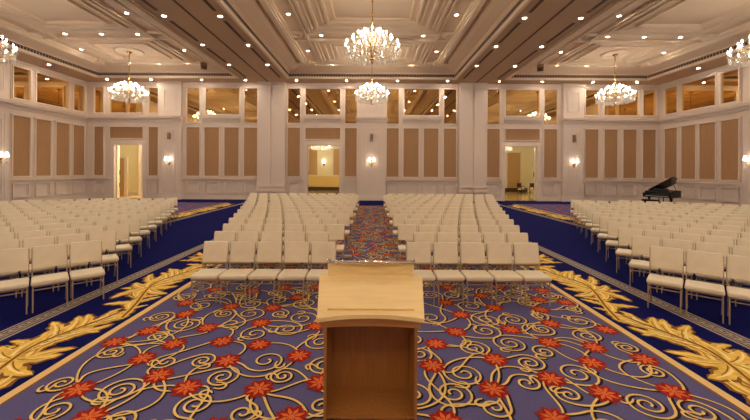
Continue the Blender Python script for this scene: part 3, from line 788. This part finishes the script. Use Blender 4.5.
# ------------------------------------------------------------------ banquet chairs
def chair_parts():
    P_ = []
    b = MB(); b.rbox(-.222, .222, -.225, .20, .40, .475, .025, 'vinyl', 3); b.rbox(-.205, .205, -.2, .2, .375, .41, .008, 'frame', 1); P_.append(('seat', b.mesh('seat')))
    sh = Matrix.Rotation(-.17, 4, 'X')
    xf = Matrix.Translation((0, .207, .58)) @ sh
    b = MB(); b.rbox(-.212, .212, -.025, .035, .0, .362, .02, 'vinyl', 3, xf=xf); P_.append(('backrest', b.mesh('backrest')))
    for sx in (-1, 1):
        b = MB(); b.tube([(sx * .205, .205, .36), (sx * .213, .215, .54), (sx * .216, .27, .90)], .011, 'frame', 4); P_.append(('back_post', b.mesh('back_post')))
        b = MB(); b.tube([(sx * .2, -.2, 0), (sx * .2, -.185, .40)], .012, 'frame', 4); P_.append(('leg', b.mesh('leg')))
        b = MB(); b.tube([(sx * .2, .23, 0), (sx * .205, .19, .40)], .012, 'frame', 4); P_.append(('leg', b.mesh('leg')))
        b = MB(); b.tube([(sx * .202, -.19, .27), (sx * .204, .2, .27)], .008, 'frame', 4); P_.append(('stretcher', b.mesh('stretcher')))
    b = MB(); b.tube([(-.2, -.188, .335), (.2, -.188, .335)], .009, 'frame', 4); P_.append(('stretcher', b.mesh('stretcher')))
    return P_
CH = chair_parts()
def joined():
    b = MB()
    b.rbox(-.222, .222, -.225, .20, .39, .475, .025, 'vinyl', 2)
    xf = Matrix.Translation((0, .207, .58)) @ Matrix.Rotation(-.17, 4, 'X')
    b.rbox(-.212, .212, -.025, .035, .0, .362, .02, 'vinyl', 2, xf=xf)
    for sx in (-1, 1):
        b.tube([(sx * .205, .205, .36), (sx * .213, .215, .54), (sx * .216, .27, .90)], .011, 'frame', 4)
        b.tube([(sx * .2, -.2, 0), (sx * .2, -.185, .40)], .012, 'frame', 4); b.tube([(sx * .2, .23, 0), (sx * .205, .19, .40)], .012, 'frame', 4)
    b.tube([(-.2, -.188, .335), (.2, -.188, .335)], .009, 'frame', 4)
    return b
simple = joined(); simple_me = simple.mesh('banquet_chair')
seats = []
NR = 14
for k in range(NR):
    p = .474 + .005 * k; n = 5 + k // 2; e0 = .6 + .25 * (k % 2)
    y = 6.28 + 1.032 * k - .27
    for sg in (-1, 1):
        for i in range(n):
            x = sg * (e0 + p * (i + .5))
            seats.append((x, y, 0, k, i, 'left middle' if sg < 0 else 'right middle', n))
TH = math.radians(39)
for sg, (ax, ay, sx_, sy_) in ((-1, (4.88, 6.36, .393, .978)), (1, (4.80, 6.12, .425, 1.0))):
    for k in range(12):
        TH = math.radians(43 - 1.1 * k)
        cxr, cyr = ax + sx_ * k - (.06 if k == 0 and sg < 0 else 0), ay + sy_ * k
        # mirrored frame: work on the left, x negative
        for i in range(0 if k < 11 else 4, 24):
            p = .466 + .003 * k
            lx, ly = -.225, -.27
            X = -cxr + (lx * cos(TH) - ly * sin(TH)) - p * i * cos(TH)
            Y = cyr + (lx * sin(TH) + ly * cos(TH)) - p * i * sin(TH)
            if Y < 2.5 or -X * F / Y > 378 + 12: break
            if -X > 20.6: break
            seats.append((X if sg < 0 else -X, Y, TH if sg < 0 else -TH, k, i, 'far left' if sg < 0 else 'far right', 0))
seats.sort(key=lambda s: s[1])
indiv, rest = seats[:300], seats[300:]
GRP = {'left middle': 'cream chairs in the left middle block', 'right middle': 'cream chairs in the right middle block', 'far left': 'cream chairs in the far left block', 'far right': 'cream chairs in the far right block'}
for j, (x, y, rz, k, i, blk, n) in enumerate(indiv):
    side_ = 'centre aisle' if 'middle' in blk else 'blue aisle'
    row = 'front' if k == 0 else ORD[k]
    seat_ = 'at the' if i == 0 else ORD[i] + ' from the'
    label = 'cream banquet chair, %s row of the %s block, %s %s' % (row, blk, seat_, side_)
    if y < 11.5:
        t = thing('banquet_chair', label, 'chair', (x, y, .0095), rz, GRP[blk])
        for nm, me in CH:
            o = bpy.data.objects.new(nm, me); C.objects.link(o); o.parent = t
    else:
        o = bpy.data.objects.new('banquet_chair', simple_me); C.objects.link(o)
        o.location = (x, y, .0095); o.rotation_euler = (0, 0, rz); tag(o, label, 'chair', GRP[blk])
if rest:
    b = MB()
    for (x, y, rz, *_) in rest:
        xf = Matrix.Translation((x, y, .0095)) @ Matrix.Rotation(rz, 4, 'Z')
        o = len(b.v); b.v += [tuple(xf @ Vector(v)) for v in simple.v]
        for nm in simple.mats: b.m(nm)
        b.f += [[o + q for q in f] for f in simple.f]; b.mi += [b.m(simple.mats[q]) for q in simple.mi]; b.sm += simple.sm
    o = b.build('distant_chairs'); o['kind'] = 'stuff'
    tag(o, 'rows of small cream chairs farthest back, in front of the back wall', 'chairs')

# ------------------------------------------------------------------ lectern
t = thing('lectern', 'wooden open backed lectern with slanted pale top facing the chairs', 'lectern', (0, 2.42, .008))
W = .325
for sx in (-1, 1):
    b = MB(); x0, x1 = sorted((sx * W, sx * (W - .02)))
    b.hexa([(x0, .04, 0), (x1, .04, 0), (x1, .42, 0), (x0, .42, 0), (x0, .04, 1.17), (x1, .04, 1.17), (x1, .42, 1.33), (x0, .42, 1.33)], 'honey'); b.build('side_panel', t)
b = MB(); b.box(-W + .02, W - .02, .40, .42, 0.0, 1.32, 'honey'); b.build('front_panel', t)
b = MB(); b.box(-W + .02, W - .02, .07, .40, .455, .475, 'honey'); b.build('shelf', t)
b = MB(); b.box(-W + .02, W - .02, .06, .40, .0, .09, 'honey'); b.build('plinth', t)
# curved apron under the desk edge
N = 16
b = MB()
for i in range(N):
    def cv(f): return .035 + .03 * (1 - (2 * f - 1) ** 2)
    f0, f1 = i / N, (i + 1) / N
    xa, xb = -.345 + .69 * f0, -.345 + .69 * f1
    b.hexa([(xa, cv(f0), 1.105), (xb, cv(f1), 1.105), (xb, cv(f1) + .02, 1.105), (xa, cv(f0) + .02, 1.105), (xa, cv(f0) - .02, 1.18), (xb, cv(f1) - .02, 1.18), (xb, cv(f1) + .02, 1.19), (xa, cv(f0) + .02, 1.19)], 'honeylight')
b.build('apron', t)
# slanted desk, wider at the audience side, hollowed front edge
b = MB(); n = 20; vs = []
for i in range(n + 1):
    f = i / n; c = 1 - (2 * f - 1) ** 2
    xn, yn = -.362 + .724 * f, -.03 + .035 * c
    xf_, yf = -.405 + .81 * f, .385 + .01 * c
    zn = 1.197 + (yn + .03) * .42; zf = 1.372
    vs += [(xn, yn, zn), (xf_, yf, zf), (xn, yn, zn - .028), (xf_, yf, zf - .028)]
fs = []
for i in range(n):
    a, c = 4 * i, 4 * i + 4
    fs += [(a, c, c + 1, a + 1), (a + 2, a + 3, c + 3, c + 2), (a, a + 2, c + 2, c), (a + 1, c + 1, c + 3, a + 3)]
fs += [(0, 1, 3, 2), (4 * n, 4 * n + 2, 4 * n + 3, 4 * n + 1)]
b.add(vs, fs, 'maple'); b.build('desk_top', t)
ang = math.atan2(.175, .415)
b = MB(); b.rbox(-.30, .30, -.012, .012, -.004, .012, .004, 'maple', 2, xf=Matrix.Translation((0, .05, 1.233)) @ Matrix.Rotation(ang, 4, 'X')); b.build('paper_ledge', t)
b = MB(); n = 20
for i in range(n):
    def cy(f): return .372 + .035 * (1 - (2 * f - 1) ** 2)
    f0, f1 = i / n, (i + 1) / n
    xa, xb = -.338 + .676 * f0, -.338 + .676 * f1
    b.hexa([(xa, cy(f0), 1.345), (xb, cy(f1), 1.345), (xb, cy(f1) + .02, 1.345), (xa, cy(f0) + .02, 1.345), (xa, cy(f0), 1.462), (xb, cy(f1), 1.462), (xb, cy(f1) + .02, 1.462), (xa, cy(f0) + .02, 1.462)], 'maple')
ro = b.build('raised_back', t)
b = MB(); b.rbox(-.345, .345, .365, .425, 1.463, 1.478, .005, 'chrome', 2); st_ = b.build('top_strip', ro)
for sx in (-1, 0, 1):
    b = MB(); b.lathe([(0, .018), (.012, .012), (.016, 0), (.014, -.004)], 'brass' if sx == 0 else 'chrome', 10, (sx * .335, .395, 1.481)); b.build('knob', ro)

# ------------------------------------------------------------------ grand piano and bench
PX, PY, PR = 17.78, 22.0, math.radians(-66)
t = thing('grand_piano', 'black grand piano with raised lid in the far right corner', 'piano', (PX, PY, .006), PR)
out = [(-.75, 0), (.75, 0), (.75, .55), (.74, .85), (.68, 1.1), (.52, 1.32), (.36, 1.5), (.26, 1.7), (.2, 1.92), (.05, 2.06), (-.2, 2.1), (-.5, 2.06), (-.68, 1.94), (-.75, 1.75)]
b = MB()
inn = [(x * .94 - .02, .30 + (y - .30) * .95) for x, y in out if y >= .3 or y == 0]
b.prism(out, .66, .98, 'piano', top='piano'); b.build('body', t)
b = MB(); pl_ = [(x * .93 - .005, max(y * .96, .42)) for x, y in out]; b.prism(pl_, .975, .99, 'plategold'); b.build('soundboard_plate', t)
rim = MB(); n = len(out)
for i in range(1, n):
    p, q = out[i], out[(i + 1) % n]
    if q == (-.75, 0): q = (-.75, .05)
    L = math.hypot(q[0] - p[0], q[1] - p[1]); a = math.atan2(q[1] - p[1], q[0] - p[0])
    rim.box(-.01, L + .01, 0, .04, .97, 1.05, 'piano', xf=Matrix.Translation((p[0], p[1], 0)) @ Matrix.Rotation(a, 4, 'Z'))
rim.build('rim', t)
b = MB(); b.box(-.75, .75, -.22, 0, .66, .73, 'piano'); b.box(-.75, -.66, -.22, .02, .66, .93, 'piano'); b.box(.66, .75, -.22, .02, .66, .93, 'piano'); b.build('keybed', t)
b = MB()
for k in range(52): b.box(-.655 + k * .0252, -.655 + k * .0252 + .024, -.2, -.04, .73, .752, 'ivory')
kb = b.build('keyboard', t)
b = MB()
for k in range(51):
    if k % 7 in (0, 1, 3, 4, 5): b.box(-.655 + (k + 1) * .0252 - .006, -.655 + (k + 1) * .0252 + .006, -.14, -.04, .752, .765, 'piano')
b.build('black_keys', kb)
b = MB(); b.hexa([(-.66, -.04, .75), (.66, -.04, .75), (.66, -.01, .75), (-.66, -.01, .75), (-.66, .0, .95), (.66, .0, .95), (.66, .03, .95), (-.66, .03, .95)], 'piano'); b.build('fallboard', t)
b = MB(); b.hexa([(-.4, .2, 1.0), (.4, .2, 1.0), (.4, .22, 1.0), (-.4, .22, 1.0), (-.4, .3, 1.2), (.4, .3, 1.2), (.4, .32, 1.2), (-.4, .32, 1.2)], 'piano'); b.build('music_desk', t)
lidxf = Matrix.Translation((-.75, 0, 1.06)) @ Matrix.Rotation(-math.radians(32), 4, 'Y') @ Matrix.Translation((.75, 0, 0))
lp = [(x * 1.02, y) for x, y in out if y >= .5] 
lp = [(-.76, .42), (.78, .42)] + lp
b = MB(); b.prism(lp, 0, .03, 'piano', xf=lidxf); b.build('lid', t)
fxf = lidxf @ Matrix.Translation((0, .42, .03)) @ Matrix.Rotation(math.radians(4), 4, 'X')
b = MB(); b.prism([(-.76, .0), (.78, .0), (.78, .42), (-.76, .42)], .005, .035, 'piano', xf=fxf); b.build('folded_lid_flap', t)
top = lidxf @ Vector((.62, .62, 0))
b = MB(); b.tube([(.68, .6, .98), (top.x, top.y, top.z)], .016, 'piano', 6); b.build('lid_prop', t)
for x, y in ((-.6, .18), (.6, .18), (-.2, 1.75)):
    b = MB(); b.tube([(x, y, .07), (x, y, .4), (x, y, .66)], [.045, .055, .08], 'piano', 8); lo = b.build('leg', t)
    b = MB(); b.tube([(x, y, 0), (x, y, .075)], .035, 'brass', 8); b.build('caster', lo)
b = MB(); b.box(-.14, -.1, .3, .34, .12, .66, 'piano'); b.box(.1, .14, .3, .34, .12, .66, 'piano'); b.box(-.2, .2, .26, .38, .08, .14, 'piano')
for x in (-.08, 0, .08): b.box(x - .02, x + .02, .14, .28, .085, .105, 'brass')
b.build('pedal_lyre', t)
ex = Vector((cos(PR), sin(PR), 0)); ey = Vector((-sin(PR), cos(PR), 0))
bp_ = Vector((PX, PY, .006)) - ey * .62 - ex * .1
t = thing('piano_bench', 'black padded piano bench in front of the keyboard', 'bench', bp_, PR)
b = MB(); b.rbox(-.42, .42, -.18, .18, .44, .54, .025, 'piano'); b.build('cushion', t)
b = MB(); b.box(-.40, .40, -.16, .16, .36, .445, 'piano'); b.build('seat_frame', t)
for x in (-.36, .36):
    for y in (-.13, .13):
        b = MB(); b.tube([(x, y, 0), (x, y, .37)], [.022, .032], 'piano', 6); b.build('leg', t)

# ------------------------------------------------------------------ picture settings
w = bpy.data.worlds.new('world'); sc.world = w; w.use_nodes = True
w.node_tree.nodes['Background'].inputs[0].default_value = (.02, .017, .014, 1)
w.node_tree.nodes['Background'].inputs[1].default_value = 1.0
vs_ = sc.view_settings
vs_.view_transform = 'Standard'; vs_.look = 'None'; vs_.gamma = 1.0; vs_.use_curve_mapping = False
vs_.exposure = 0.34
